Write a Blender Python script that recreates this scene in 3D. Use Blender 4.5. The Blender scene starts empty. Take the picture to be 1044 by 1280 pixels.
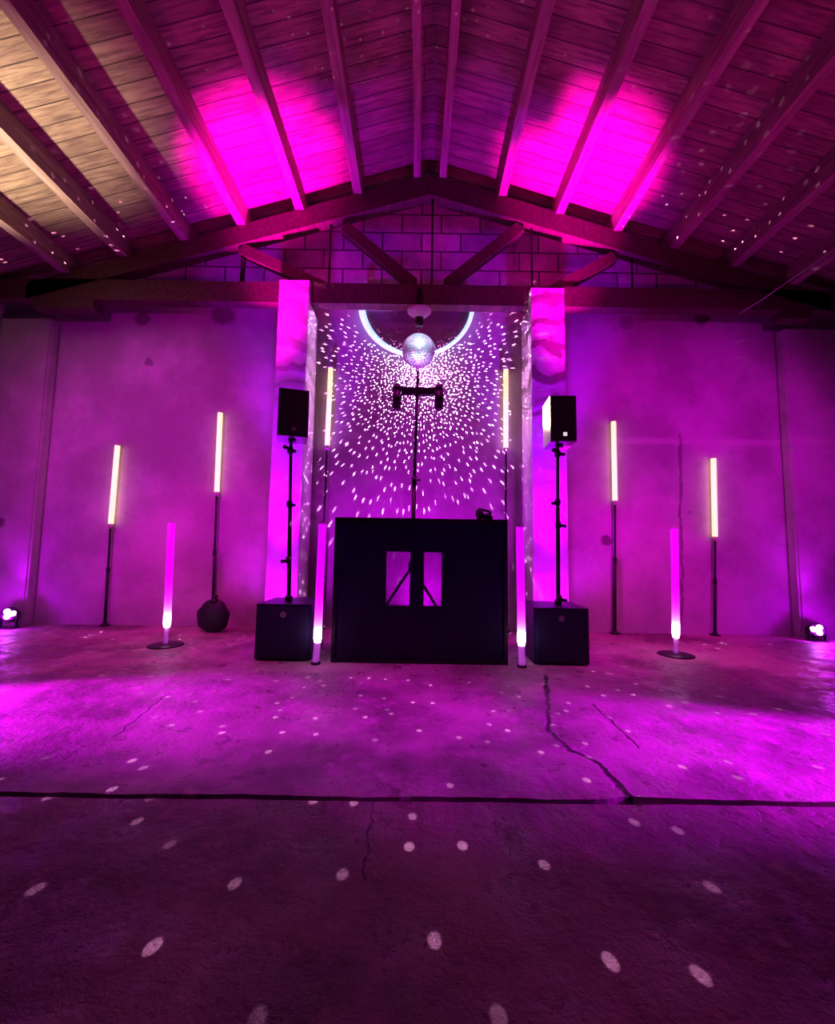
import bpy, bmesh, math, random
from mathutils import Vector, Matrix
random.seed(7)
S = bpy.context.scene
C = S.collection
PI = math.pi
# ------------------------------------------------------------------ camera
FPX = 530.0; PITCH = math.radians(5); ROLL = math.radians(.9); EYE = .95
cam = bpy.data.cameras.new('camera'); cam.sensor_fit = 'HORIZONTAL'; cam.sensor_width = 36
cam.lens = FPX / 1044 * 36; cam.clip_start = .02; cam.clip_end = 100
co = bpy.data.objects.new('camera', cam); C.objects.link(co)
CM = Matrix.Translation((0, 0, EYE)) @ Matrix.Rotation(PI/2 + PITCH, 4, 'X') @ Matrix.Rotation(ROLL, 4, 'Z')
co.matrix_world = CM; S.camera = co
vs = S.view_settings; vs.view_transform = 'Standard'; vs.look = 'None'; vs.gamma = 1; vs.exposure = 0
vs.use_curve_mapping = False

def ray(px, py):
    return (CM.to_3x3() @ Vector(((px-522)/FPX, -(py-640)/FPX, -1)))
def P(px, py, Y):                       # measured point on the plane y = Y
    r = ray(px, py); s = Y / r.y
    return Vector((r.x*s, Y, EYE + r.z*s))
def F(px, py, z=0):                     # measured point on the floor
    r = ray(px, py); s = (z-EYE)/r.z
    return Vector((r.x*s, r.y*s, z))

# ------------------------------------------------------------------ materials
def new_mat(name):
    m = bpy.data.materials.new(name); m.use_nodes = True
    nt = m.node_tree
    return m, nt, nt.nodes['Principled BSDF'], nt.nodes, nt.links
class NB:                               # tiny node builder
    def __init__(s, nt): s.nt = nt; s.n = nt.nodes; s.l = nt.links
    def put(s, sock, v):
        if isinstance(v, bpy.types.NodeSocket): s.l.new(v, sock)
        else: sock.default_value = v
    def m(s, op, a, b=None, c=None, clamp=False):
        n = s.n.new('ShaderNodeMath'); n.operation = op; n.use_clamp = clamp
        for i, v in enumerate((a, b, c)):
            if v is not None: s.put(n.inputs[i], v)
        return n.outputs[0]
    def v(s, op, a, b=None, out=0):
        n = s.n.new('ShaderNodeVectorMath'); n.operation = op
        s.put(n.inputs[0], a)
        if b is not None: s.put(n.inputs[1], b)
        return n.outputs['Value'] if op in ('DOT_PRODUCT', 'LENGTH', 'DISTANCE') else n.outputs[0]
    def scale(s, a, f):
        n = s.n.new('ShaderNodeVectorMath'); n.operation = 'SCALE'; s.put(n.inputs[0], a); s.put(n.inputs['Scale'], f); return n.outputs[0]
    def noise(s, vec, scale, detail=4, rough=.6, color=False):
        n = s.n.new('ShaderNodeTexNoise'); s.put(n.inputs['Vector'], vec)
        n.inputs['Scale'].default_value = scale; n.inputs['Detail'].default_value = detail; n.inputs['Roughness'].default_value = rough
        return n.outputs['Color'] if color else n.outputs['Fac']
    def rng(s, x, a, b, c=0., d=1., smooth=True):
        n = s.n.new('ShaderNodeMapRange')
        if smooth: n.interpolation_type = 'SMOOTHSTEP'
        s.put(n.inputs[0], x)
        for i, v in zip((1, 2, 3, 4), (a, b, c, d)): s.put(n.inputs[i], v)
        return n.outputs[0]
    def mix(s, f, a, b, mode='MIX'):
        n = s.n.new('ShaderNodeMix'); n.data_type = 'RGBA'; n.blend_type = mode
        s.put(n.inputs[0], f); s.put(n.inputs[6], a); s.put(n.inputs[7], b); return n.outputs[2]
    def coord(s): return s.n.new('ShaderNodeTexCoord').outputs['Object']
    def bump(s, h, strength=.3, dist=.02):
        n = s.n.new('ShaderNodeBump'); n.inputs['Strength'].default_value = strength; n.inputs['Distance'].default_value = dist
        s.put(n.inputs['Height'], h); return n.outputs[0]
    def seg(s, p, a, b):                # distance to a segment
        a = Vector(a); b = Vector(b); ab = b-a
        t = s.m('DIVIDE', s.v('DOT_PRODUCT', s.v('SUBTRACT', p, tuple(a)), tuple(ab)), ab.dot(ab), clamp=True)
        return s.v('DISTANCE', p, s.v('ADD', s.scale(tuple(ab), t), tuple(a)))
def rgba(c): return (c[0], c[1], c[2], 1)
def plain(name, col, rough=.5, metal=0, var=.25, scale=20, bump=.1):
    m, nt, bs, n, l = new_mat(name); q = NB(nt); co_ = q.coord()
    f = q.noise(co_, scale)
    l.new(q.mix(f, rgba([c*(1-var) for c in col]), rgba([min(1, c*(1+var)) for c in col])), bs.inputs['Base Color'])
    bs.inputs['Roughness'].default_value = rough; bs.inputs['Metallic'].default_value = metal
    if bump: l.new(q.bump(q.noise(co_, scale*4), bump, .004), bs.inputs['Normal'])
    return m
def glow(name, col, st, base=(.8, .8, .8)):
    m, nt, bs, n, l = new_mat(name)
    bs.inputs['Base Color'].default_value = rgba(base); bs.inputs['Roughness'].default_value = .4
    bs.inputs['Emission Color'].default_value = rgba(col); bs.inputs['Emission Strength'].default_value = st
    return m

def wall_mat():
    m, nt, bs, n, l = new_mat('weathered_plaster'); q = NB(nt); c = q.coord()
    big = q.noise(c, .9, 5, .6); mid = q.noise(c, 4, 6, .65); fine = q.noise(c, 30, 4, .7)
    col = q.mix(q.rng(big, .35, .65), (.34, .30, .31, 1), (.56, .52, .54, 1))
    col = q.mix(q.rng(mid, .56, .72, 0, .45), col, (.30, .26, .28, 1))
    wob = q.scale(q.v('SUBTRACT', q.noise(c, 6, 3, .6, True), (.5, .5, .5)), .10)
    cw = q.v('ADD', c, wob)
    # old round marks where things were fixed, scuffs
    for px, py, r, k in ((178, 398, .13, .75), (280, 394, .19, .75), (186, 453, .07, .6), (783, 403, .12, .5),
                         (878, 398, .12, .9), (758, 675, .085, .85), (13, 655, .09, .8), (862, 640, .03, .5)):
        p = P(px, py, 5.12); p.y = 5.12
        sx = q.v('MULTIPLY', q.v('SUBTRACT', cw, tuple(p)), (1, 0, 1.1))
        d = q.v('LENGTH', sx)
        col = q.mix(q.rng(d, r*.55, r, k, 0), col, (.09, .05, .07, 1))
    # repair joints on the right panel
    h = q.m('ABSOLUTE', q.m('SUBTRACT', q.v('DOT_PRODUCT', cw, (0, 0, 1)), P(850, 552, 5.12).z))
    right = q.rng(q.v('DOT_PRODUCT', cw, (1, 0, 0)), 2.3, 2.7)
    col = q.mix(q.m('MULTIPLY', q.rng(h, .01, .06, .55, 0), right), col, (.62, .6, .58, 1))
    a = P(850, 545, 5.12); b = P(853, 788, 5.12)
    col = q.mix(q.rng(q.seg(cw, a, b), .008, .03, .7, 0), col, (.1, .06, .08, 1))
    l.new(col, bs.inputs['Base Color']); bs.inputs['Roughness'].default_value = .85
    hgt = q.m('ADD', q.m('MULTIPLY', fine, .35), mid)
    l.new(q.bump(hgt, .35, .02), bs.inputs['Normal'])
    return m
def block_mat():
    m, nt, bs, n, l = new_mat('concrete_block'); q = NB(nt); c = q.coord()
    sp = n.new('ShaderNodeSeparateXYZ'); l.new(c, sp.inputs[0])
    cb = n.new('ShaderNodeCombineXYZ'); l.new(sp.outputs[0], cb.inputs[0]); l.new(sp.outputs[2], cb.inputs[1])
    b = n.new('ShaderNodeTexBrick'); l.new(cb.outputs[0], b.inputs['Vector'])
    b.inputs['Scale'].default_value = 1; b.inputs['Brick Width'].default_value = .5; b.inputs['Row Height'].default_value = .25
    b.inputs['Mortar Size'].default_value = .012; b.inputs['Mortar Smooth'].default_value = .3
    b.inputs['Color1'].default_value = (.80, .72, .72, 1); b.inputs['Color2'].default_value = (.50, .45, .48, 1); b.inputs['Mortar'].default_value = (.07, .05, .06, 1)
    col = q.mix(q.rng(q.noise(c, 5), .3, .7, 0, .5), b.outputs[0], (.25, .2, .22, 1))
    l.new(col, bs.inputs['Base Color']); bs.inputs['Roughness'].default_value = .9
    hgt = q.m('SUBTRACT', q.m('MULTIPLY', q.noise(c, 25), .3), b.outputs['Fac'])
    l.new(q.bump(hgt, .5, .02), bs.inputs['Normal'])
    return m
def floor_mat():
    m, nt, bs, n, l = new_mat('worn_concrete'); q = NB(nt); c = q.coord()
    big = q.noise(c, 1.1, 6, .6); mid = q.noise(c, 5, 6, .7); fine = q.noise(c, 45, 5, .75)
    col = q.mix(q.rng(big, .38, .62), (.15, .10, .115, 1), (.46, .38, .37, 1))
    col = q.mix(q.rng(mid, .55, .7, 0, .5), col, (.62, .56, .5, 1))
    col = q.mix(q.rng(mid, .42, .30, 0, .6), col, (.15, .10, .11, 1))
    wob = q.scale(q.v('SUBTRACT', q.noise(c, 9, 4, .6, True), (.5, .5, .5)), .07)
    cw = q.v('MULTIPLY', q.v('ADD', c, wob), (1, 1, 0))
    for p, r in ((F(900, 975), .17), (F(600, 965), .14), (F(585, 780), .1)):
        d = q.v('DISTANCE', cw, (p.x, p.y, 0)); col = q.mix(q.rng(d, r*.5, r*1.1, .7, 0), col, (.10, .06, .07, 1))
    crack = None
    for pts, w in ((((683, 845), (686, 915), (712, 938), (750, 955), (768, 975), (793, 1003)), .008),
                   (((467, 1003), (462, 1040), (457, 1095)), .002),
                   (((212, 866), (145, 920)), .0025), (((740, 880), (800, 935)), .003)):
        for a, b in zip(pts, pts[1:]):
            a = F(*a); b = F(*b); a.z = b.z = 0
            d = q.rng(q.seg(cw, a, b), w*.6, w*2.2, 1, 0)
            crack = d if crack is None else q.m('MAXIMUM', crack, d)
    near = q.rng(q.v('DOT_PRODUCT', c, (0, 1, 0)), 1.69, 1.71, 1, 0)   # front slab colour darkened to stand in for the weaker light there
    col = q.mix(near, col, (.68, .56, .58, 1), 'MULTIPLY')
    col = q.mix(crack, col, (.03, .015, .02, 1))
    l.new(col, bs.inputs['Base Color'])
    l.new(q.rng(mid, .35, .65, .24, .68), bs.inputs['Roughness'])
    bs.inputs['Specular IOR Level'].default_value = .6
    hgt = q.m('SUBTRACT', q.m('ADD', q.m('ADD', q.m('MULTIPLY', fine, .25), mid), q.m('MULTIPLY', big, 1.5)), q.m('MULTIPLY', crack, 1.5))
    l.new(q.bump(hgt, .9, .04), bs.inputs['Normal'])
    return m
def plank_mat():
    m, nt, bs, n, l = new_mat('roof_boards'); q = NB(nt); c = q.coord()
    sp = n.new('ShaderNodeSeparateXYZ'); l.new(c, sp.inputs[0])
    cb = n.new('ShaderNodeCombineXYZ'); l.new(sp.outputs[0], cb.inputs[0]); l.new(sp.outputs[1], cb.inputs[1])
    b = n.new('ShaderNodeTexBrick'); l.new(cb.outputs[0], b.inputs['Vector'])
    b.inputs['Scale'].default_value = 1; b.inputs['Brick Width'].default_value = 60; b.inputs['Row Height'].default_value = .15
    b.inputs['Mortar Size'].default_value = .006; b.inputs['Mortar Smooth'].default_value = .2; b.offset = .37
    b.inputs['Color1'].default_value = (.44, .32, .19, 1); b.inputs['Color2'].default_value = (.24, .15, .10, 1); b.inputs['Mortar'].default_value = (.03, .018, .012, 1)
    st = q.noise(q.v('MULTIPLY', c, (1.2, 14, 1)), 3, 5, .65)
    col = q.mix(q.rng(st, .3, .75), b.outputs[0], (.13, .075, .055, 1), 'MIX')
    col = q.mix(q.rng(q.noise(c, .9, 4), .5, .68, 0, .65), col, (.09, .05, .04, 1))
    vo = n.new('ShaderNodeTexVoronoi'); vo.inputs['Scale'].default_value = 3.2; l.new(q.v('MULTIPLY', c, (1, 1.5, 0)), vo.inputs['Vector'])
    col = q.mix(q.rng(vo.outputs['Distance'], .03, .075, .9, 0), col, (.05, .025, .02, 1))
    l.new(col, bs.inputs['Base Color']); bs.inputs['Roughness'].default_value = .75
    l.new(q.bump(q.m('SUBTRACT', st, b.outputs['Fac']), .5, .012), bs.inputs['Normal'])
    return m
def beam_mat(name, a, b):
    m, nt, bs, n, l = new_mat(name); q = NB(nt); c = q.coord()
    st = q.noise(q.v('MULTIPLY', c, (9, .7, 9)), 2.5, 5, .65)
    l.new(q.mix(q.rng(st, .3, .7), rgba(a), rgba(b)), bs.inputs['Base Color']); bs.inputs['Roughness'].default_value = .7
    l.new(q.bump(st, .4, .01), bs.inputs['Normal'])
    return m
M = dict(
    wall=wall_mat(), block=block_mat(), floor=floor_mat(), plank=plank_mat(),
    pillar=plain('limewashed_pillar', (.62, .60, .62), .8, 0, .22, 6, .6),
    purlin=beam_mat('purlin_wood', (.20, .12, .10), (.42, .29, .22)),
    truss=beam_mat('old_truss_wood', (.045, .018, .018), (.10, .04, .035)),
    black=plain('black_cabinet', (.005, .005, .028), .45, 0, .3, 40, .15),
    subgrille=plain('navy_black_grille', (.005, .004, .04), .7, 0, .4, 160, .5),
    grille=plain('black_grille', (.007, .007, .009), .7, 0, .4, 160, .5),
    metal=plain('black_powder_coat', (.016, .014, .018), .38, .4, .2, 30, .05),
    bag=plain('black_nylon', (.012, .012, .02), .6, 0, .4, 25, .5),
    cap=plain('pale_end_cap', (.5, .45, .42), .4, 0, .1, 30, 0),
    chrome=plain('brushed_metal', (.7, .7, .72), .25, 1, .1, 60, .05),
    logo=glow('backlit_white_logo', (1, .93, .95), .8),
    dim=plain('grey_logo', (.30, .26, .30), .4, 0, .05, 30, 0),
    rubber=plain('dark_rubber', (.02, .02, .022), .8, 0, .2, 30, 0),
    cable=plain('pale_cable', (.5, .42, .42), .5, 0, .1, 30, 0),
    warm=glow('warm_white_tube', (1, .60, .32), 1.5),
    pink=glow('violet_tube', (.80, .0, 1), 1.0),
    hot=glow('pink_led_core', (1, .55, .95), 9),
    lens=glow('magenta_lamp_lens', (1, .35, 1), 14),
    rim=glow('ice_blue_rim', (.36, .56, 1), 1.55),
    spotlens=glow('cold_white_lens', (.8, .9, 1), 6),
)
def scrim_mat():
    m, nt, bs, n, l = new_mat('black_scrim')
    bs.inputs['Base Color'].default_value = (.003, .002, .04, 1); bs.inputs['Roughness'].default_value = .5
    t = n.new('ShaderNodeBsdfTransparent'); mx = n.new('ShaderNodeMixShader'); mx.inputs[0].default_value = .62
    l.new(t.outputs[0], mx.inputs[1]); l.new(bs.outputs[0], mx.inputs[2]); l.new(mx.outputs[0], n['Material Output'].inputs[0])
    return m
M['scrim'] = scrim_mat()
def mirror_mat():
    m, nt, bs, n, l = new_mat('mirror_pane'); q = NB(nt)
    bs.inputs['Metallic'].default_value = .55; bs.inputs['Base Color'].default_value = (.5, .22, .46, 1); bs.inputs['Roughness'].default_value = .15
    l.new(q.bump(q.noise(q.coord(), 5, 2), .12, .01), bs.inputs['Normal'])
    return m
M['mirror'] = mirror_mat()
m_, nt_, bs_, n_, l_ = new_mat('mirror_tiles')
bs_.inputs['Base Color'].default_value = (.86, .9, 1, 1); bs_.inputs['Metallic'].default_value = .6; bs_.inputs['Roughness'].default_value = .38
M['tiles'] = m_
m_, nt_, bs_, n_, l_ = new_mat('clear_acrylic')
bs_.inputs['Base Color'].default_value = (.95, .9, 1, 1); bs_.inputs['Roughness'].default_value = .1
bs_.inputs['Alpha'].default_value = .35; bs_.inputs['Emission Color'].default_value = (.7, 0, 1, 1); bs_.inputs['Emission Strength'].default_value = .35
M['acrylic'] = m_

# ------------------------------------------------------------------ mesh helpers
def box(bm, x0, x1, y0, y1, z0, z1):
    v = [bm.verts.new(p) for p in ((x0,y0,z0),(x1,y0,z0),(x1,y1,z0),(x0,y1,z0),(x0,y0,z1),(x1,y0,z1),(x1,y1,z1),(x0,y1,z1))]
    for f in ((3,2,1,0),(4,5,6,7),(0,1,5,4),(1,2,6,5),(2,3,7,6),(3,0,4,7)): bm.faces.new([v[i] for i in f])
def tube(bm, a, b, r, r2=None, seg=16, caps=True):
    a = Vector(a); b = Vector(b); r2 = r if r2 is None else r2
    d = (b-a).normalized(); u = d.orthogonal().normalized(); w = d.cross(u)
    R = [[bm.verts.new(c + rr*(math.cos(2*PI*i/seg)*u + math.sin(2*PI*i/seg)*w)) for i in range(seg)] for c, rr in ((a, r), (b, r2))]
    for i in range(seg):
        bm.faces.new((R[0][i], R[0][(i+1) % seg], R[1][(i+1) % seg], R[1][i])).smooth = True
    if caps: bm.faces.new(R[0][::-1]); bm.faces.new(R[1])
def path(bm, pts, r, seg=10):
    for a, b in zip(pts, pts[1:]): tube(bm, a, b, r, seg=seg)
def lathe(bm, prof, c=(0, 0, 0), seg=32, axis=None):
    c = Vector(c); rings = []
    q = Vector((0, 0, 1)).rotation_difference(Vector(axis)) if axis is not None else None
    for r, z in prof:
        ring = []
        for i in range(seg):
            p = Vector((r*math.cos(2*PI*i/seg), r*math.sin(2*PI*i/seg), z))
            if q: p = q @ p
            ring.append(bm.verts.new(c+p))
        rings.append(ring)
    for A, B in zip(rings, rings[1:]):
        for i in range(seg): bm.faces.new((A[i], A[(i+1) % seg], B[(i+1) % seg], B[i])).smooth = True
    bm.faces.new(rings[0][::-1]); bm.faces.new(rings[-1])
def prism(bm, poly, y0, y1):            # poly in x,z, extruded along y
    A = [bm.verts.new((x, y0, z)) for x, z in poly]; B = [bm.verts.new((x, y1, z)) for x, z in poly]
    n = len(poly)
    for i in range(n): bm.faces.new((A[i], A[(i+1) % n], B[(i+1) % n], B[i]))
    bm.faces.new(A[::-1]); bm.faces.new(B)
def B(): return bmesh.new()
def obj(name, bm, m, parent=None, bevel=0, rnd=False):
    if bevel:
        es = [e for e in bm.edges if e.is_manifold and e.calc_face_angle(0) > .6]
        bmesh.ops.bevel(bm, geom=es, offset=bevel, segments=2, affect='EDGES', profile=.7)
    bmesh.ops.recalc_face_normals(bm, faces=bm.faces)
    off = parent.location.copy() if parent is not None else None
    if parent is None or parent.parent is not None:
        if parent is not None: off = parent['_o'] if False else Vector(ORG[parent.name]) 
    if off is not None: bmesh.ops.translate(bm, verts=bm.verts, vec=-off)
    me = bpy.data.meshes.new(name); bm.to_mesh(me); bm.free(); me.materials.append(m)
    o = bpy.data.objects.new(name, me); C.objects.link(o)
    if parent is not None:
        o.parent = parent; ORG[o.name] = tuple(off)
    else: ORG[o.name] = (0, 0, 0)
    return o
ORG = {}
def tag(o, label, cat, group=None):
    o['label'] = label; o['category'] = cat
    if group: o['group'] = group
    return o
def thing(name, loc, label, cat, group=None):
    o = bpy.data.objects.new(name, None); o.empty_display_size = .1; C.objects.link(o); o.location = loc
    ORG[o.name] = tuple(loc)
    return tag(o, label, cat, group)
def struct(name, bm, m):
    o = obj(name, bm, m); o['kind'] = 'structure'; return o

# ------------------------------------------------------------------ the room
YW = 5.12; XS = 5.15; CX = .09
def zroof(x): return 5.70 - .31*abs(x-CX)
# floor: two slabs with an open joint
bm = B()
random.seed(3)
xs = [-6 + 12*i/240 for i in range(241)]
def jag(x, a): return a*(math.sin(x*7.3+a*50)+.6*math.sin(x*19+1.3)+random.uniform(-.8, .8))
def slab(ytab, z, zb):
    top = [[bm.verts.new((x, y, z)) for x, y in zip(xs, ys)] for ys in ytab]
    for A, Bb in zip(top, top[1:]):
        for i in range(240): bm.faces.new((A[i], A[i+1], Bb[i+1], Bb[i]))
    for row in (top[0], top[-1]):
        low = [bm.verts.new((v.co.x, v.co.y, zb)) for v in row]
        for i in range(240): bm.faces.new((row[i], row[i+1], low[i+1], low[i]))
jy = lambda x: 1.703 + .006*x
slab([[jy(x)+.017+jag(x, .004)+(.006 if x > .75 else 0) + .02*max(0, 1-abs(x-.85)/.15) for x in xs], [YW+.1]*241], 0, -.06)
slab([[-4.5]*241, [jy(x)-.014+jag(x, .002) for x in xs]], 0, -.06)
box(bm, -6, 6, -4.5, YW+.1, -.12, -.055)
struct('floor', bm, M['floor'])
bm = B(); box(bm, -XS-.2, XS+.2, YW, YW+.2, 0, 3.95); struct('wall_back', bm, M['wall'])
bm = B(); prism(bm, [(-XS-.2, 3.95), (XS+.2, 3.95), (XS+.2, zroof(XS+.2)), (CX, zroof(CX)), (-XS-.2, zroof(-XS-.2))], YW, YW+.2)
struct('wall_gable', bm, M['block'])
for s, nm in ((-1, 'left'), (1, 'right')):
    bm = B(); x0, x1 = sorted((s*XS, s*(XS+.2))); box(bm, x0, x1, -4.5, YW, 0, zroof(s*XS)); struct('wall_'+nm, bm, M['wall'])
bm = B()
for s in (-1, 1):
    xe = CX + s*(XS+.3)
    v = [(CX, zroof(CX)), (xe, zroof(xe)), (xe, zroof(xe)+.08), (CX, zroof(CX)+.08)]
    prism(bm, v, -4.5, YW+.2)
struct('ceiling', bm, M['plank'])

# roof beams (purlins)
names = {-1: 'left', 1: 'right'}
ordn = ['ridge', 'second', 'third', 'fourth', 'fifth', 'sixth', 'seventh']
xoff = [.16, .87, 1.57, 2.25, 2.93, 3.63, 4.32]
for s in (-1, 1):
    for k, xo in enumerate(xoff):
        x = CX + s*xo; w = .05 if k else .04
        zt = zroof(x) - .31*w - .003; bm = B(); h = .2
        box(bm, x-w, x+w, -4.4, YW-.01, zt-h, zt)
        for v in bm.verts:
            if v.co.z > zt-.01: v.co.z = zroof(v.co.x)-.002
        bmesh.ops.subdivide_edges(bm, edges=[e for e in bm.edges if abs(e.verts[0].co.y-e.verts[1].co.y) > 2], cuts=24)
        for v in bm.verts:
            if v.co.z < zt-.1: v.co.x += .006*math.sin(v.co.y*2.1+k*3+s); v.co.z += .004*math.sin(v.co.y*3.3+k)
        if k == 0: lb = f'slim ridge beam, the {names[s]} one of the pair at the roof peak'
        else:
            lb = f'wooden roof beam running toward the back wall, {ordn[k]} on the {names[s]} of the ridge'
            if s < 0 and k == 4: lb += ', beside warm-lit boards'
        tag(obj('roof_beam', bm, M['purlin']), lb, 'beam', 'roof beams under the boards')

# truss
YT0, YT1 = 4.76, 4.90
tr = thing('roof_truss', (CX, YT0, 3.81), 'dark reddish wooden roof truss spanning above the pillars below the gable', 'truss')
def bar2(bm, a, b, t, y0=YT0, y1=YT1):  # bar in xz plane
    a = Vector((a[0], 0, a[1])); b = Vector((b[0], 0, b[1])); d = (b-a).normalized(); n = Vector((-d.z, 0, d.x))*t/2
    prism(bm, [((a+n).x, (a+n).z), ((b+n).x, (b+n).z), ((b-n).x, (b-n).z), ((a-n).x, (a-n).z)], y0, y1)
def ztc(x): return 5.485 - .31*abs(x-CX)
bm = B(); box(bm, -XS+.005, XS-.005, YT0, YT1, 3.82, 4.07); obj('bottom_chord', bm, M['truss'], tr, .008)
for s in (-1, 1):
    xe = CX + s*4.75; bm = B()
    prism(bm, [(CX, ztc(CX)), (xe, ztc(xe)), (xe, ztc(xe)-.2), (CX, ztc(CX)-.27)], YT0, YT1)
    obj('top_chord', bm, M['truss'], tr, .006)
for (a, b) in (((430, 280), (517, 352)), ((300, 308), (402, 356)), ((652, 280), (560, 352)), ((770, 318), (690, 362))):
    p = P(*a, YT0); r = P(*b, YT0); bm = B(); bar2(bm, (p.x, p.z), (r.x, r.z), .13, YT0+.02, YT1-.02); obj('diagonal_brace', bm, M['truss'], tr)
for px in (412, 540, 665, 304, 790):
    p = P(px, 330, 4.83); bm = B(); tube(bm, (p.x, 4.83, 4.06), (p.x, 4.83, ztc(p.x)-.2), .013 if px != 304 else .03, seg=8); obj('tie_rod', bm, M['metal'], tr)
# dark packing block over the left support
bm = B(); box(bm, -4.55, -3.85, YT0+.0, YT1, 3.70, 3.82); obj('bearing_block', bm, M['truss'], tr, .01)
bm = B(); box(bm, 4.25, 4.6, YT0+.0, YT1, 3.72, 3.82); obj('bearing_block', bm, M['truss'], tr, .01)

# pillars framing the niche
def rough_pillar(x0, x1, ztop, side, label):
    yf = 4.66
    bm = B(); zc = 3.80
    poly = [(yf, 0), (YW-.002, 0), (YW-.002, zc), (YT0-.004, zc), (YT0-.004, ztop), (yf, ztop)]
    A = [bm.verts.new((x0, y, z)) for y, z in poly]; Bv = [bm.verts.new((x1, y, z)) for y, z in poly]
    for i in range(6): bm.faces.new((A[i], A[(i+1) % 6], Bv[(i+1) % 6], Bv[i]))
    bm.faces.new(A[::-1]); bm.faces.new(Bv)
    bmesh.ops.triangulate(bm, faces=[f for f in bm.faces if len(f.verts) > 4])
    return tag(obj('pillar', bm, M['pillar_l' if side < 0 else 'pillar_r']), label, 'pillar', 'pillars beside the niche')
def pillar_mat(name, patches):
    m, nt, bs, n, l = new_mat(name); q = NB(nt); c = q.coord()
    wob = q.scale(q.v('SUBTRACT', q.noise(c, 5, 4, .6, True), (.5, .5, .5)), .3)
    cw = q.v('ADD', c, wob)
    w = n.new('ShaderNodeTexWave'); w.bands_direction = 'Z'; w.inputs['Scale'].default_value = 1.1; w.inputs['Distortion'].default_value = 9
    w.inputs['Detail'].default_value = 3; w.inputs['Detail Scale'].default_value = 1.6; l.new(c, w.inputs['Vector'])
    z = q.v('DOT_PRODUCT', c, (0, 0, 1))
    up = q.rng(z, 2.35, 2.9, 0, patches)
    f = q.m('MULTIPLY', q.rng(w.outputs['Fac'], .45, .8), up)
    col = q.mix(q.noise(c, 4), (.5, .48, .5, 1), (.7, .67, .7, 1))
    col = q.mix(f, col, (.22, .15, .17, 1))
    l.new(col, bs.inputs['Base Color']); bs.inputs['Roughness'].default_value = .85
    l.new(q.bump(q.m('ADD', q.noise(c, 12, 5), q.m('MULTIPLY', w.outputs['Fac'], .5)), .4, .02), bs.inputs['Normal'])
    return m
M['pillar_l'] = pillar_mat('pillar_plaster_left', .55); M['pillar_r'] = pillar_mat('pillar_plaster_right', .95)
a = P(338, 600, 4.66).x; b = P(384, 420, 4.66).x
PL = (a, b); rough_pillar(a, b, P(365, 350, 4.66).z, -1, 'glowing violet plastered pillar left of the sparkling niche')
a = P(667, 600, 4.66).x-.01; b = P(709, 600, 4.66).x
PR = (a, b); rough_pillar(a, b, P(686, 360, 4.66).z, 1, 'glowing violet pillar with flaking patches right of the niche')
# corner piers carrying the truss ends
for s in (-1, 1):
    xi = P(46, 600, 4.98).x if s < 0 else P(991, 600, 4.98).x
    x0, x1 = sorted((xi, s*(XS-.004))); bm = B(); box(bm, x0, x1, 4.98, YW-.002, 0, 3.69 if s < 0 else 3.71)
    bmesh.ops.bevel(bm, geom=[e for e in bm.edges if abs(e.verts[0].co.z-e.verts[1].co.z) > 1], offset=.02, segments=2, affect='EDGES')
    tag(obj('corner_pier', bm, M['wall']), f'plastered corner pier at the {names[s]} end of the back wall', 'pier', 'corner piers')
# stray cable high on the right
bm = B(); p0 = P(925, 392, 4.745); p1 = P(985, 352, 4.3); p2 = P(1046, 309, 3.9); p3 = P(1110, 262, 3.6)
path(bm, [p0, p0.lerp(p1, .5)+Vector((0, 0, -.01)), p1, p1.lerp(p2, .5)+Vector((0, 0, -.012)), p2, p3], .006, 6)
tag(obj('overhead_cable', bm, M['cable']), 'thin pale cable slanting under the roof at the right edge', 'cable')

# ------------------------------------------------------------------ semicircular mirror and mirror ball
YM = 5.02
c0 = P(522, 379, YM); rx = (P(591, 379, YM).x - P(452, 379, YM).x)/2; cz = c0.z
cxm = (P(591, 379, YM).x + P(452, 379, YM).x)/2; rz = cz - P(522, 444, YM).z
mr = thing('arched_mirror', (cxm, YM, cz), 'semicircular mirror with glowing ice-blue rim under the truss, behind the mirror ball', 'mirror')
arc = [Vector((cxm + rx*math.cos(t), YM, cz + rz*math.sin(t))) for t in [PI + PI*i/60 for i in range(61)]]
bm = B(); prism(bm, [(v.x, v.z) for v in arc][::1], YM+.02, YM+.035); obj('mirror_pane', bm, M['mirror'], mr)
bm = B()
rings = []
for i, v in enumerate(arc):
    t = PI + PI*i/60; n = Vector((math.cos(t)*rz, 0, math.sin(t)*rx)).normalized()
    k = abs(math.cos(t)); r_ = .026 + .016*max(0, -math.cos(t))
    rings.append([bm.verts.new(v + r_*(math.cos(u)*n) + Vector((0, .022*math.sin(u), 0))) for u in [2*PI*j/10 for j in range(10)]])
for A, Bq in zip(rings, rings[1:]):
    for j in range(10): bm.faces.new((A[j], A[(j+1) % 10], Bq[(j+1) % 10], Bq[j])).smooth = True
bm.faces.new(rings[0][::-1]); bm.faces.new(rings[-1])
obj('glowing_rim', bm, M['rim'], mr)
bm = B(); tube(bm, arc[0] + Vector((.02, -.03, -.05)), arc[0].lerp(arc[-1], .27) + Vector((0, -.03, -.05)), .012, seg=8); obj('top_light_bar', bm, M['rim'], mr)
bm = B(); box(bm, cxm-.25, cxm+.25, YM+.036, YW-.001, cz-.28, cz-.2); obj('wall_bracket', bm, M['metal'], mr)

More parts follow.
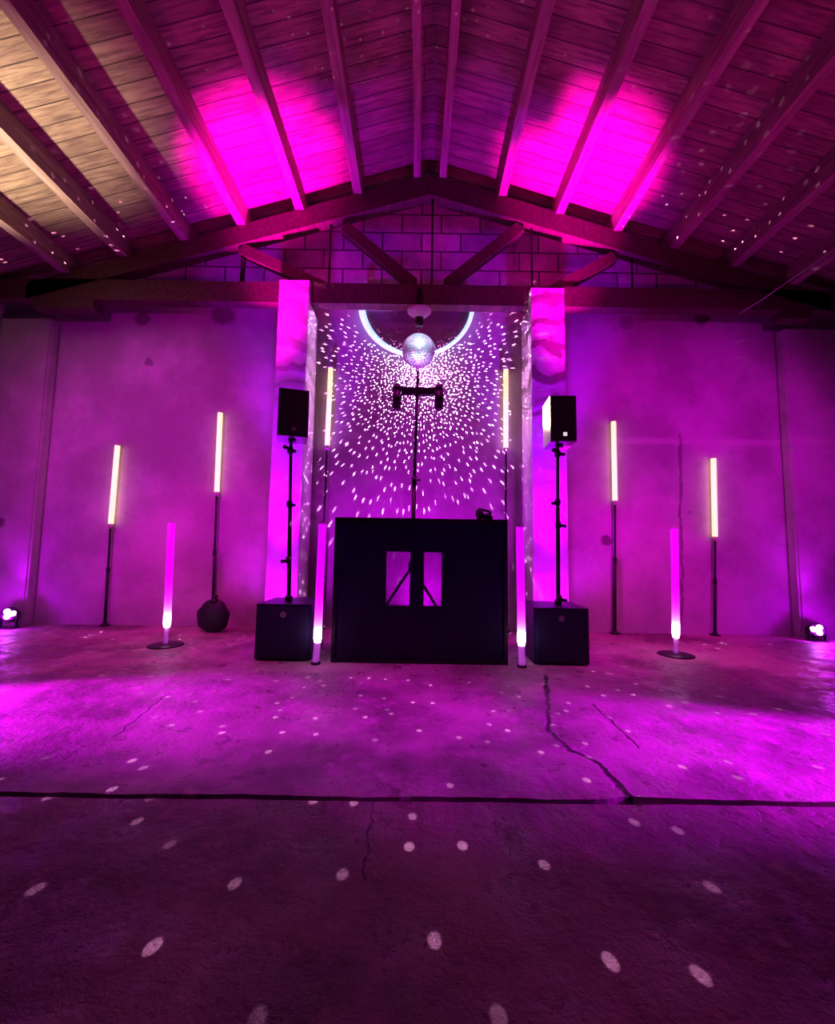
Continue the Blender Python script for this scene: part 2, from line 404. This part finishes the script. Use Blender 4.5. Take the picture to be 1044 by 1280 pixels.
YB = 4.42
bc = P(523.5, 438.5, YB); RB = 21.5/FPX*bc.y*.985
ball = thing('mirror_ball', (bc.x, bc.y, bc.z), 'blue-white mirror ball hanging in front of the arched mirror', 'mirror ball')
bm = B(); lathe(bm, [(RB*.985*math.sin(PI*i/20)+.001, -RB*.985*math.cos(PI*i/20)) for i in range(21)], bc, 40); obj('core', bm, M['metal'], ball)
bm = B(); NR = 22
for i in range(NR):
    t0 = PI*(i+.06)/NR; t1 = PI*(i+.94)/NR; nc = max(4, int(2*NR*math.sin((t0+t1)/2)))
    for j in range(nc):
        a0 = 2*PI*(j+.04)/nc; a1 = 2*PI*(j+.96)/nc
        vs_ = []
        for rr in (RB*.98, RB*1.004):
            for t, a in ((t0, a0), (t0, a1), (t1, a1), (t1, a0)):
                vs_.append(bm.verts.new(bc + rr*Vector((math.sin(t)*math.cos(a), math.sin(t)*math.sin(a), math.cos(t)))))
        bm.faces.new(vs_[4:])
        for k in range(4): bm.faces.new((vs_[k], vs_[(k+1) % 4], vs_[4+(k+1) % 4], vs_[4+k]))
o = obj('mirror_tiles', bm, M['tiles'], ball)
bm = B(); tube(bm, bc+Vector((0, 0, RB*.97)), bc+Vector((0, 0, RB+.093)), .008, seg=8); tube(bm, bc+Vector((0, 0, RB*.97)), bc+Vector((0, 0, RB+.02)), .03, seg=16); obj('hanger', bm, M['chrome'], ball)
mp = bc + Vector((0, 0, RB+.14))
mo = thing('ball_motor', (mp.x, mp.y, mp.z), 'small black motor on a pale funnel mount above the mirror ball', 'motor')
bm = B(); lathe(bm, [(.022, -.045), (.04, -.03), (.052, .0), (.05, .05), (.03, .062)], mp, 20); obj('motor_housing', bm, M['metal'], mo)
bm = B(); lathe(bm, [(.05, .052), (.07, .075), (.13, .125), (.13, .137), (.02, .14)], mp, 28); obj('funnel_mount', bm, M['pillar'], mo)
zt = mp.z + .138
bm = B(); box(bm, mp.x-.03, mp.x+.03, YB-.03, 4.757, zt+.003, zt+.035); obj('hanging_arm', bm, M['metal'], mo)
bm = B(); box(bm, mp.x-.03, mp.x+.03, 4.735, 4.757, zt+.003, 4.0); obj('hanging_arm_plate', bm, M['metal'], mo)

# light stand behind the booth with a T bar and two pin spots
YSd = 4.15
ft = P(516, 700, YSd); ft.z = 0; top = P(524, 462, YSd)
st = thing('lighting_stand', (ft.x, YSd, 0), 'tall black tripod stand with T bar behind the booth, under the mirror ball', 'light stand')
pt = P(522, 481, YSd)
mid_ = P(518, 600, YSd)
base = Vector((mid_.x - .01, YSd, .12))
bm = B(); tube(bm, base, mid_, .021, seg=14); obj('lower_pole', bm, M['metal'], st)
bm = B(); tube(bm, mid_, pt, .015, seg=14); obj('upper_pole', bm, M['metal'], st)
bm = B(); tube(bm, mid_-Vector((0, 0, .05)), mid_+Vector((0, 0, .03)), .026, seg=14); tube(bm, mid_, mid_+Vector((.06, -.0, 0)), .009, seg=8); obj('collar', bm, M['metal'], st)
hub = Vector((base.x, YSd, .78)); low = Vector((base.x, YSd, .36))
bm = B(); tube(bm, hub-Vector((0, 0, .05)), hub+Vector((0, 0, .05)), .034, seg=14); obj('tripod_hub', bm, M['metal'], st)
for an in (math.radians(188), math.radians(-8), math.radians(90)):
    e = Vector((base.x + .5*math.cos(an), YSd + .5*math.sin(an), .015)); bm = B()
    tube(bm, hub, e, .013, seg=10); k = hub.lerp(e, .55); tube(bm, low, k, .008, seg=8)
    lg = obj('leg', bm, M['metal'], st); bm = B(); tube(bm, e-Vector((0, 0, .015)), e+Vector((0, 0, .03)), .018, seg=10); obj('rubber_foot', bm, M['rubber'], lg)
bl = P(492, 491, YSd); br = P(552, 491.5, YSd)
bm = B(); box(bm, bl.x, br.x, YSd-.025, YSd+.025, pt.z-.105, pt.z-.035); obj('crossbar', bm, M['metal'], st, .006)
bm = B(); tube(bm, pt-Vector((0, 0, .03)), P(522.5, 462, YSd), .013, seg=10); obj('top_spigot', bm, M['metal'], st)
spots = []
for px, nm in ((496, 'left'), (548.5, 'right')):
    a = P(px, 511.5, YSd-.080); b = P(px+1, 481, YSd-.080)
    th = thing('pin_spot', (a.x, a.y, a.z), f'slim black pin spot aimed up, clamped to the {nm} end of the T bar', 'spotlight', 'pin spots on the T bar')
    bm = B(); tube(bm, a, a.lerp(b, .12), .038, .043); tube(bm, a.lerp(b, .12), a.lerp(b, .72), .044); tube(bm, a.lerp(b, .72), b, .044, .03); obj('housing', bm, M['metal'], th)
    bm = B(); tube(bm, b-Vector((0, 0, .006)), b+Vector((0, 0, .003)), .022); obj('lens', bm, M['spotlens'], th)
    bm = B(); z_ = pt.z-.07; box(bm, a.x-.045, a.x+.045, YSd-.037, YSd-.0255, z_-.04, z_+.04); obj('clamp', bm, M['metal'], th)
    spots.append(b)

# ------------------------------------------------------------------ DJ booth
YF = 3.62
x0 = P(416, 740, YF).x; x1 = P(635, 740, YF).x; zt = P(525, 648, YF).z; YBk = 4.02
bo = thing('dj_booth', ((x0+x1)/2, YF, 0), 'large black DJ booth with fabric front at the centre of the floor', 'booth')
bm = B(); fr = .03
box(bm, x0, x0+fr, YF, YF+.03, 0, zt); box(bm, x1-fr, x1, YF, YF+.03, 0, zt); box(bm, x0+fr, x1-fr, YF, YF+.03, 0, fr); box(bm, x0+fr, x1-fr, YF, YF+.03, zt-fr, zt)
obj('front_frame', bm, M['metal'], bo)
bm = B(); box(bm, x0+fr, x1-fr, YF+.008, YF+.011, fr, zt-fr); obj('front_fabric', bm, M['scrim'], bo)
for x in (x0, x1-.012):
    bm = B(); box(bm, x, x+.012, YF+.031, YBk, 0, zt-.021); obj('side_panel', bm, M['black'], bo)
bm = B(); box(bm, x0, x1, YF+.031, YBk+.1, zt-.02, zt); obj('table_top', bm, M['black'], bo)
# back cloth with the opening the stand is seen through
w0 = P(483, 725, YBk); w1 = P(552, 725, YBk); w2 = P(514, 725, YBk); w3 = P(530, 725, YBk); wz0 = P(517, 757, YBk).z; wz1 = P(517, 690, YBk).z
bm = B()
box(bm, x0+.012, w0.x, YBk-.012, YBk, 0, zt-.021); box(bm, w1.x, x1-.012, YBk-.012, YBk, 0, zt-.021)
box(bm, w2.x, w3.x, YBk-.012, YBk, wz0, wz1); box(bm, w0.x, w1.x, YBk-.012, YBk, 0, wz0); box(bm, w0.x, w1.x, YBk-.012, YBk, wz1, zt-.021)
obj('back_panel', bm, M['black'], bo)
# headphones lying on the booth top
hc = P(602, 648, 3.72); hc.z = zt
hp = thing('headphones', (hc.x, 3.72, zt), 'black headphones lying on the right of the booth top', 'headphones')
bm = B(); lathe(bm, [(.03, -.022), (.046, -.018), (.05, 0), (.046, .018), (.03, .022)], hc+Vector((-.02, -.02, .051)), 24, (1, .25, .1)); obj('ear_cup', bm, M['bag'], hp)
bm = B(); lathe(bm, [(.03, -.022), (.046, -.018), (.05, 0), (.046, .018), (.03, .022)], hc+Vector((.055, .03, .028)), 24, (.25, .15, 1)); obj('ear_cup', bm, M['bag'], hp)
bm = B(); pts = [hc + Vector((-.03+.13*math.sin(PI*i/14)*.75+.03*i/14, -.02+.05*i/14, .098-.062*(i/14) + .0*math.sin(PI*i/14))) for i in range(15)]
path(bm, pts, .011, 8); obj('headband', bm, M['bag'], hp)

# ------------------------------------------------------------------ PA: subwoofers, poles, speakers
def badge(parent, c, w, m, kind='square'):
    """small bright badge: rounded plate with two dark bars, as on the cabinets"""
    bm = B()
    if kind == 'square':
        box(bm, c.x-w/2, c.x+w/2, c.y-.004, c.y, c.z-w/2, c.z+w/2); bd = obj('badge', bm, m, parent, .0015)
    else:
        lathe(bm, [(w/2, 0), (w/2*.95, .004)], c, 24, (0, -1, 0)); bd = obj('badge', bm, m, parent)
    bm = B(); u = w
    box(bm, c.x-.16*u, c.x+.02*u, c.y-.0055, c.y-.0042, c.z+.02*u, c.z+.12*u); box(bm, c.x+.08*u, c.x+.2*u, c.y-.0055, c.y-.0042, c.z-.02*u, c.z+.1*u)
    obj('badge_mark', bm, M['black'], bd)
def rot_children(t, ang):
    t.rotation_euler = (0, 0, ang)
def sub(pa, pb, ybk, side, blabel):
    a = P(*pa, 3.63); b = P(*pb, 3.63); xa, xb, z1 = a.x, b.x, a.z
    t = thing('subwoofer', ((xa+xb)/2, 3.85, 0), blabel, 'speaker', 'subwoofers beside the booth')
    bm = B(); box(bm, xa, xb, 3.65, 3.65+ybk, .012, z1); obj('cabinet', bm, M['black'], t, .008)
    bm = B(); box(bm, xa+.018, xb-.018, 3.632, 3.6495, .03, z1-.018); g = obj('grille', bm, M['subgrille'], t, .004)
    badge(t, Vector(((xa+xb)/2+.0, 3.632, z1-.085)), .05, M['dim'], 'round')
    for dx in (xa+.05, xb-.05):
        for dy in (3.7, 3.6+ybk):
            bm = B(); tube(bm, (dx, dy, 0), (dx, dy, .0125), .02, seg=12); obj('rubber_foot', bm, M['rubber'], t)
    for xx, d in ((xa, -1), (xb, 1)):
        bm = B(); yc = 3.65+ybk*.5; x_ = sorted((xx, xx+d*.004)); box(bm, x_[0], x_[1], yc-.07, yc+.07, z1-.16, z1-.11); obj('side_handle', bm, M['rubber'], t)
    return (xa+xb)/2, z1
xl, zl = sub((320, 755), (389, 755), .5, -1, 'black subwoofer left of the DJ booth')
xr, zr = sub((668, 760), (737, 760), .5, 1, 'black subwoofer right of the DJ booth')
def speaker(cx, yc, z0, z1, w, d, ang, label, mb, zk):
    t = thing('loudspeaker', (cx, yc, z0), label, 'speaker', 'loudspeakers on poles')
    bm = B(); y0, y1 = yc-d*.5, yc+d*.5
    # cabinet tapers toward its back
    pl = [(cx-w/2, y0), (cx+w/2, y0), (cx+w/2, y0+d*.5), (cx+w/2*.98, y1), (cx-w/2*.98, y1), (cx-w/2, y0+d*.5)]
    A = [bm.verts.new((x, y, z0)) for x, y in pl]; Bq = [bm.verts.new((x, y, z1)) for x, y in pl]
    for i in range(6): bm.faces.new((A[i], A[(i+1) % 6], Bq[(i+1) % 6], Bq[i]))
    bm.faces.new(A[::-1]); bm.faces.new(Bq); obj('cabinet', bm, M['satin'], t, .006)
    bm = B(); box(bm, cx-w/2+.008, cx+w/2-.008, y0-.016, y0-.0005, z0+.01, z1-.01); obj('grille', bm, M['grille'], t, .004)
    badge(t, Vector((cx+.01, y0-.016, z0+.062)), .032, mb)
    bm = B(); tube(bm, (cx, zk, z0-.02), (cx, zk, z0-.0003), .035, seg=16); obj('pole_cup', bm, M['metal'], t)
    t.rotation_euler = (0, 0, ang)
M['satin'] = plain('satin_black_cabinet', (.03, .03, .034), .3, 0, .1, 40, .0)
M['satin'].node_tree.nodes['Principled BSDF'].inputs['Coat Weight'].default_value = .8
M['satin'].node_tree.nodes['Principled BSDF'].inputs['Coat Roughness'].default_value = .2
def pole(xb, xt, y, z0, z1, clamps, label):
    t = thing('speaker_pole', (xb, y, z0), label, 'pole', 'poles on the subwoofers')
    zm = z0 + (z1-z0)*.6; xm = xb+(xt-xb)*.6
    bm = B(); tube(bm, (xb, y, z0+.001), (xm, y, zm), .019, seg=14); obj('lower_tube', bm, M['metal'], t)
    bm = B(); tube(bm, (xm, y, zm), (xt, y, z1-.021), .0145, seg=14); obj('upper_tube', bm, M['metal'], t)
    bm = B(); tube(bm, (xb, y, z0+.001), (xb, y, z0+.05), .033, seg=14); obj('base_socket', bm, M['metal'], t)
    for px, py, d, big in clamps:
        c = P(px, py, y); bm = B(); tube(bm, c-Vector((0, 0, .03)), c+Vector((0, 0, .03)), .026, seg=14); k = obj('clamp', bm, M['metal'], t)
        bm = B(); tube(bm, c+Vector((-.02*d, -.02, 0)), c+Vector((.06*d, -.03, -.015)), .012, .016, seg=10)
        if big: tube(bm, c+Vector((.02*d, -.02, .0)), c+Vector((-.055*d, -.03, .03)), .012, .02, seg=10)
        obj('clamp_knob', bm, M['metal'], k)
zsl0 = P(360, 545, 3.72).z; zsl1 = P(360, 486, 3.72).z
pl_t = P(364, 548, 3.86).x; pl_b = P(361, 752, 3.86).x
pole(pl_b, pl_t, 3.86, zl, zsl0, [(363, 563, 1, 1), (362, 630, 1, 0), (361, 700, -1, 0)], 'black pole on the left subwoofer')
xc = (P(342, 515, 3.72).x + P(380, 515, 3.72).x)/2
speaker(xc, 3.86, zsl0, zsl1, (P(379.5, 515, 3.72).x - P(342.5, 515, 3.72).x), .28, math.radians(17), 'black loudspeaker on the pole above the left subwoofer', M['dim'], 3.86)
zsr0 = P(700, 552, 3.72).z; zsr1 = P(700, 495, 3.72).z
pole(P(698, 757, 3.86).x, P(697, 555, 3.86).x, 3.86, zr, zsr0, [(697, 567, 1, 1), (697, 628, -1, 0), (698, 656, 1, 0), (699, 748, 1, 0)], 'black pole on the right subwoofer')
xc = P(708, 515, 3.72).x
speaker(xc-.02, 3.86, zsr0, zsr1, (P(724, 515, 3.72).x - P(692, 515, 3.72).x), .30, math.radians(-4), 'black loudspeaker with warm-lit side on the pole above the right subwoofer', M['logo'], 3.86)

# ------------------------------------------------------------------ warm light tubes on stands
def warm_stand(topp, botp, foot, Y, label):
    a = P(*topp, Y); b = P(*botp, Y); f = P(*foot, Y); f.z = 0
    t = thing('tube_light', (f.x, Y, 0), label, 'tube light', 'warm tube lights on stands')
    d = (a-b).normalized()
    bm = B(); tube(bm, b+d*.012, a-d*.012, .029, seg=18); obj('glowing_tube', bm, M['warm'], t)
    bm = B(); tube(bm, a-d*.012, a+d*.008, .03, seg=18); obj('end_cap', bm, M['cap'], t)
    bm = B(); tube(bm, b-d*.045, b+d*.012, .025, seg=18); obj('end_cap', bm, M['cap'], t)
    m_ = b.lerp(f, .45)
    bm = B(); tube(bm, b-d*.04, m_, .0125, seg=12); tube(bm, m_, Vector((f.x, Y, .02)), .016, seg=12); obj('pole', bm, M['metal'], t)
    bm = B(); tube(bm, m_-Vector((0, 0, .03)), m_+Vector((0, 0, .03)), .021, seg=12); obj('collar', bm, M['metal'], t)
    bm = B(); lathe(bm, [(.06, 0), (.06, .008), (.055, .014), (.03, .02), (.02, .04)], (f.x, Y, 0), 36); obj('round_base', bm, M['metal'], t)
YG = 5.055
warm_stand((147, 556), (138.5, 656), (131, 780), YG, 'leaning warm tube light on a thin stand, far left of the back wall')
warm_stand((275.5, 515), (271, 616), (265, 782), YG, 'warm tube light on the stand behind the round black bag')
warm_stand((413.5, 459), (409, 558), (400, 782), YG, 'warm tube light high in the niche, left of the mirror ball')
warm_stand((632.5, 461), (632.5, 561), (632, 785), YG, 'warm tube light high in the niche, right of the mirror ball')
warm_stand((767, 526), (769, 627), (769, 789), YG, 'warm tube light on the stand nearest the right pillar')
warm_stand((892, 572), (894, 672), (894, 792), YG, 'warm tube light on a thin stand at the far right of the back wall')

# ------------------------------------------------------------------ violet floor tubes
def led_tube_mat():                     # end-lit tube: the glow weakens away from the lamp at its foot
    m = glow('violet_tube', (.80, 0, 1), 1, (.25, .02, .3)); nt = m.node_tree; q = NB(nt)
    z = q.v('DOT_PRODUCT', nt.nodes.new('ShaderNodeTexCoord').outputs['Generated'], (0, 0, 1))
    f = q.m('EXPONENT', q.m('MULTIPLY', z, -14))
    nt.links.new(q.mix(f, (.78, 0, 1, 1), (1, .35, 1, 1)), nt.nodes['Principled BSDF'].inputs['Emission Color'])
    nt.links.new(q.m('ADD', q.m('MULTIPLY', f, 3.2), q.m('ADD', .85, q.m('MULTIPLY', q.m('SUBTRACT', 1, z), .4))), nt.nodes['Principled BSDF'].inputs['Emission Strength'])
    return m
M['pink'] = led_tube_mat()
def violet(topp, core1, core0, footp, rad, based, label):
    f = F(*footp); Y = f.y
    a = P(*topp, Y); c1 = P(*core1, Y); c0_ = P(*core0, Y)
    t = thing('floor_tube_light', (f.x, Y, 0), label, 'tube light', 'violet floor tube lights')
    d = (a-c1).normalized(); 
    bm = B(); tube(bm, c1, a-Vector((0, 0, .012)), rad, seg=20); obj('glowing_tube', bm, M['pink'], t)
    bm = B(); tube(bm, a-Vector((0, 0, .012)), a, rad*1.05, seg=20); obj('end_cap', bm, M['cap'], t)
    bm = B(); lathe(bm, [(rad*.8, 0), (rad*1.0, (c1-c0_).length*.3), (rad, (c1-c0_).length)], c0_, 20, (c1-c0_).normalized()); obj('bright_lamp_end', bm, M['hot'], t)
    zf = .02
    bm = B(); tube(bm, Vector((f.x, Y, zf)), c0_, rad*(.85 if not based else .55), seg=16); obj('clear_stem', bm, M['acrylic'], t)
    bm = B(); R_ = .155 if based else .04
    lathe(bm, [(R_, 0), (R_, .008), (R_*.92, .014), (.03, .02)], (f.x, Y, 0), 36); obj('round_base', bm, M['metal'], t)
violet((214.5, 652), (209.5, 768), (208.5, 784), (207, 807), .033, True, 'violet floor tube light on a round base, left of the left subwoofer')
violet((403.5, 653), (397.5, 786), (397, 803), (394.5, 830), .033, False, 'violet floor tube light between the left subwoofer and the booth')
violet((650, 657), (652, 790), (652, 807), (652.5, 834), .033, False, 'violet floor tube light between the booth and the right subwoofer')
violet((843, 659), (845, 780), (845, 797), (845, 819), .033, True, 'violet floor tube light on a round base, right of the right subwoofer')

# round black bag standing against the wall
bp = F(267, 787); YBg = 4.80
cbg = P(267, 766, YBg)
bg = thing('round_bag', (cbg.x, YBg, 0), 'round black bag slumped on the floor below the second warm tube from the left', 'bag')
bm = B(); bmesh.ops.create_icosphere(bm, subdivisions=4, radius=1)
random.seed(5)
for v in bm.verts:
    d = v.co.copy()
    k = 1 + .045*math.sin(7*math.atan2(d.z, d.x)+.5)*(1-abs(d.y)) + .02*math.sin(11*d.x+3*d.z)
    v.co = Vector((d.x*.178*k, d.y*.085, d.z*.185*k))
    v.co.z = max(v.co.z, -.168)
    v.co += Vector((cbg.x, YBg, .169))
for f_ in bm.faces: f_.smooth = True
obj('bag_body', bm, M['bag'], bg)
bm = B(); lathe(bm, [(.06, .33), (.035, .355), (.026, .375), (.038, .395), (.03, .40)], (cbg.x+.005, YBg, 0), 20); obj('gathered_neck', bm, M['bag'], bg)

# ------------------------------------------------------------------ par cans at the corner piers
def par(c, aim, label, group='magenta par lamps on the floor', r=.075, cat='lamp', lens='lens', name='par_lamp'):
    c = Vector(c); d = (Vector(aim)-c).normalized()
    t = thing(name, (c.x, c.y, 0), label, cat, group)
    q = Vector((0, 0, 1)).rotation_difference(d)
    bm = B(); lathe(bm, [(r*.45, -r*2.0), (r*.8, -r*1.5), (r, -r*1.1), (r, .0), (r*1.05, .0), (r*1.05, .015), (r*.9, .015)], c, 28, d); obj('housing', bm, M['metal'], t)
    hd = obj('lamp_face', bm_disc(c+d*.0155, r*.86, d), M['metal'], t)
    u = q @ Vector((1, 0, 0)); w = q @ Vector((0, 1, 0))
    k = 0
    for dx, dy in ((-.42, .22), (.42, .22), (0, -.42)):
        bm = B(); cc = c + d*.0165 + (u*dx + w*dy)*r; tube(bm, cc, cc+d*.008, r*.40, r*.36, seg=16); obj('led_lens', bm, M[lens], t)
    bm = B(); z = c.z
    for s in (-1, 1): box(bm, c.x+s*(r+.012)-.004, c.x+s*(r+.012)+.004, c.y-.015, c.y+.015, .0, z+.02)
    box(bm, c.x-r-.016, c.x+r+.016, c.y-.05, c.y+.05, 0, .008)
    obj('yoke', bm, M['metal'], t)
def bm_disc(c, r, d):
    bm = B(); tube(bm, c, c+d*.001, r, seg=24); return bm
pc = P(12, 768, 4.82); par((pc.x, 4.82, .155), (-2.5, 0, 1.9), 'glowing magenta par lamp on the floor before the left corner pier')
pc2 = P(1021, 784, 4.82); par((pc2.x, 4.82, .12), (2.5, 0, 1.9), 'glowing magenta par lamp on the floor before the right corner pier')

# ------------------------------------------------------------------ light
def lamp(kind, name, loc, aim, energy, col, **kw):
    L = bpy.data.lights.new(name, kind); L.energy = energy; L.color = col
    for k, v in kw.items(): setattr(L, k, v)
    o = bpy.data.objects.new(name, L); C.objects.link(o); o.location = loc
    if aim is not None: o.rotation_euler = (Vector(aim)-Vector(loc)).to_track_quat('-Z', 'Y').to_euler()
    return o
R = math.radians
for s in (-1, 1):
    # wash of the back wall from the hall
    lamp('SPOT', 'wall_wash', (s*2.6, -.6, 2.7), (s*3.3, 5.1, 1.95), 820, (1, .0, .98), spot_size=R(46), spot_blend=1, shadow_soft_size=.12)
    # pillar uplights behind the subwoofers
    xp = (PL[0]+PL[1])/2 if s < 0 else (PR[0]+PR[1])/2
    lamp('SPOT', 'pillar_uplight', (xp, 4.22, .10), (xp, 4.66, 2.9), 1150, (.38, 0, 1), spot_size=R(40), spot_blend=.8, shadow_soft_size=.05)
    lamp('SPOT', 'pillar_base_uplight', (xp, 4.25, .10), (xp, 4.66, .75), 75, (.62, 0, 1), spot_size=R(110), spot_blend=.8, shadow_soft_size=.05)
    lamp('SPOT', 'roof_uplight', (xp, 3.97, .80), (xp+s*.26, 4.34, 5), 8500, (1, 0, .70), spot_size=R(26), spot_blend=.9, shadow_soft_size=.06)
    px = (pc if s < 0 else pc2).x
    lamp('SPOT', 'pier_uplight', (px, 4.74, .24), (px, 5.0, 1.5), 30, (.6, 0, 1), spot_size=R(70), spot_blend=1, shadow_soft_size=.03)
    lamp('POINT', 'par_glow', (px, 4.70, .16), None, 9, (.6, 0, 1), shadow_soft_size=.04)
# low beams raking the floor from both sides
lamp('SPOT', 'floor_beam', (-4.6, 2.45, .75), (-2.2, 2.55, 0), 2700, (.8, 0, 1), spot_size=R(30), spot_blend=1, shadow_soft_size=.05)
lamp('SPOT', 'floor_beam', (4.2, 2.0, .9), (1.9, 2.15, 0), 2500, (.72, 0, 1), spot_size=R(32), spot_blend=1, shadow_soft_size=.05)
# reddish light in the roof and a warm work lamp off to the left
lamp('SPOT', 'roof_wash', (-3.6, .4, .5), (-1.2, 3.2, 5.2), 210, (1, 0, .5), spot_size=R(75), spot_blend=1, shadow_soft_size=.15)
lamp('SPOT', 'roof_wash', (3.6, .4, .5), (1.2, 3.2, 5.2), 210, (1, 0, .5), spot_size=R(75), spot_blend=1, shadow_soft_size=.15)
lamp('SPOT', 'work_lamp', (-4.6, 2.6, 1.4), (-3.9, 3.2, 4.5), 1700, (1, .82, .60), spot_size=R(43), spot_blend=1, shadow_soft_size=.1)
# floor in front of the booth
for s in (-1, 1):
    lamp('SPOT', 'floor_wash', (s*2.2, 3.4, 4.4), (s*2.5, 4.5, 0), 500, (1, 0, .5), spot_size=R(48), spot_blend=1, shadow_soft_size=.2)
lamp('SPOT', 'niche_uplight', (.05, 4.62, .08), (.05, 5.12, 1.0), 230, (.75, 0, 1), spot_size=R(120), spot_blend=1, shadow_soft_size=.05)
lamp('SPOT', 'speaker_side_fill', P(632, 515, 4.95), (1.26, 3.88, zsr0+.2), 55, (1, .72, .38), spot_size=R(24), spot_blend=.3, shadow_soft_size=.2)  # extra warm spot added beside the tube to brighten the right loudspeaker's side
lamp('SPOT', 'floor_wash', (0, 3.3, 4.9), (0, 3.8, 0), 330, (1, 0, .8), spot_size=R(46), spot_blend=1, shadow_soft_size=.2)
# pin spots on the mirror ball
for i, p in enumerate(spots):
    lamp('SPOT', 'pin_spot_beam', p+Vector((0, 0, .02)), bc, 12, (.5, .78, 1), spot_size=R(24), spot_blend=.6, shadow_soft_size=.02)
lamp('SPOT', 'ball_front_fill', (.3, 1.2, 5.0), bc, 1300, (.5, .78, 1), spot_size=R(5.2), spot_blend=.4, shadow_soft_size=.02)  # unseen spot added high in front to brighten the ball

# reflections thrown by the mirror ball: point lights with a dot pattern by direction
def dots(name, loc, energy, step, keep, radfn, nearfade, haze, upfade):
    boost = 8.0
    o = lamp('POINT', name, loc, None, energy*boost, (1, 1, 1), shadow_soft_size=0)
    L = o.data; L.use_nodes = True; nt = L.node_tree; q = NB(nt)
    em = [n for n in nt.nodes if n.type == 'EMISSION'][0]
    g = nt.nodes.new('ShaderNodeNewGeometry').outputs['Incoming']
    sp = nt.nodes.new('ShaderNodeSeparateXYZ'); nt.links.new(g, sp.inputs[0])
    x, y, z = sp.outputs
    cy = q.m('ABSOLUTE', y)
    th = q.m('ARCCOSINE', q.m('MINIMUM', cy, .99999)); ph = q.m('ARCTAN2', z, x)
    row = q.m('FLOOR', q.m('DIVIDE', th, step)); thc = q.m('MULTIPLY', q.m('ADD', row, .5), step)
    nc = q.m('MAXIMUM', q.m('FLOOR', q.m('DIVIDE', q.m('MULTIPLY', q.m('SINE', thc), 2*PI), step)), 3)
    fr_ = q.m('MULTIPLY', q.m('ADD', q.m('DIVIDE', ph, 2*PI), .5), nc)
    col = q.m('FLOOR', fr_)
    cb = nt.nodes.new('ShaderNodeCombineXYZ'); nt.links.new(row, cb.inputs[0]); nt.links.new(col, cb.inputs[1])
    wn = nt.nodes.new('ShaderNodeTexWhiteNoise'); wn.noise_dimensions = '3D'; nt.links.new(cb.outputs[0], wn.inputs['Vector'])
    sc = nt.nodes.new('ShaderNodeSeparateColor'); nt.links.new(wn.outputs['Color'], sc.inputs[0])
    r, g_, b = sc.outputs
    j = .8
    dth = q.m('SUBTRACT', q.m('SUBTRACT', th, thc), q.m('MULTIPLY', q.m('SUBTRACT', r, .5), step*j))
    dph = q.m('SUBTRACT', q.m('SUBTRACT', q.m('SUBTRACT', fr_, col), .5), q.m('MULTIPLY', q.m('SUBTRACT', g_, .5), j))
    dph = q.m('MULTIPLY', dph, step)
    dist = q.m('SQRT', q.m('ADD', q.m('MULTIPLY', dth, dth), q.m('MULTIPLY', dph, dph)))
    rad = radfn(q, cy)
    spot = q.rng(dist, q.m('MULTIPLY', rad, .65), rad, 1, 0)
    on = q.m('LESS_THAN', b, keep)
    br = q.m('MULTIPLY', q.m('ADD', q.m('MULTIPLY', wn.outputs['Value'], .8), .4), on)
    s_ = q.m('MULTIPLY', spot, br)
    # throw: beams stay collimated, so far surfaces are not much dimmer than near ones
    s_ = q.m('MULTIPLY', s_, q.m('POWER', q.m('MAXIMUM', cy, .05), nearfade))
    s_ = q.m('MULTIPLY', s_, q.rng(z, .08, .35, 1, upfade) if upfade > .05 else q.rng(z, .45, .7, 1, upfade))
    s_ = q.m('MULTIPLY', s_, q.rng(y, -.3, 0, 1, .1) if upfade > .05 else q.rng(y, -.1, .2, .1, 1))
    if haze: s_ = q.m('ADD', s_, haze)
    s_ = q.m('MULTIPLY', s_, 1/boost)
    nt.links.new(s_, em.inputs['Strength']); em.inputs['Color'].default_value = (1, .42, .96, 1)
    return o
dots('ball_sparkle_back', bc+Vector((0, RB+.02, 0)), 280, .048, .93, lambda q, cy: q.m('ADD', q.m('MULTIPLY', cy, .0145), .003), -1.5, .003, .02)
dots('ball_sparkle_front', bc+Vector((0, -RB-.02, 0)), 1000, .047, .5, lambda q, cy: q.m('ADD', q.m('MULTIPLY', cy, 0.), .0046), 0, 0, .12)

w = bpy.data.worlds.new('world'); S.world = w; w.use_nodes = True
w.node_tree.nodes['Background'].inputs[0].default_value = (1, .03, .6, 1); w.node_tree.nodes['Background'].inputs[1].default_value = .003
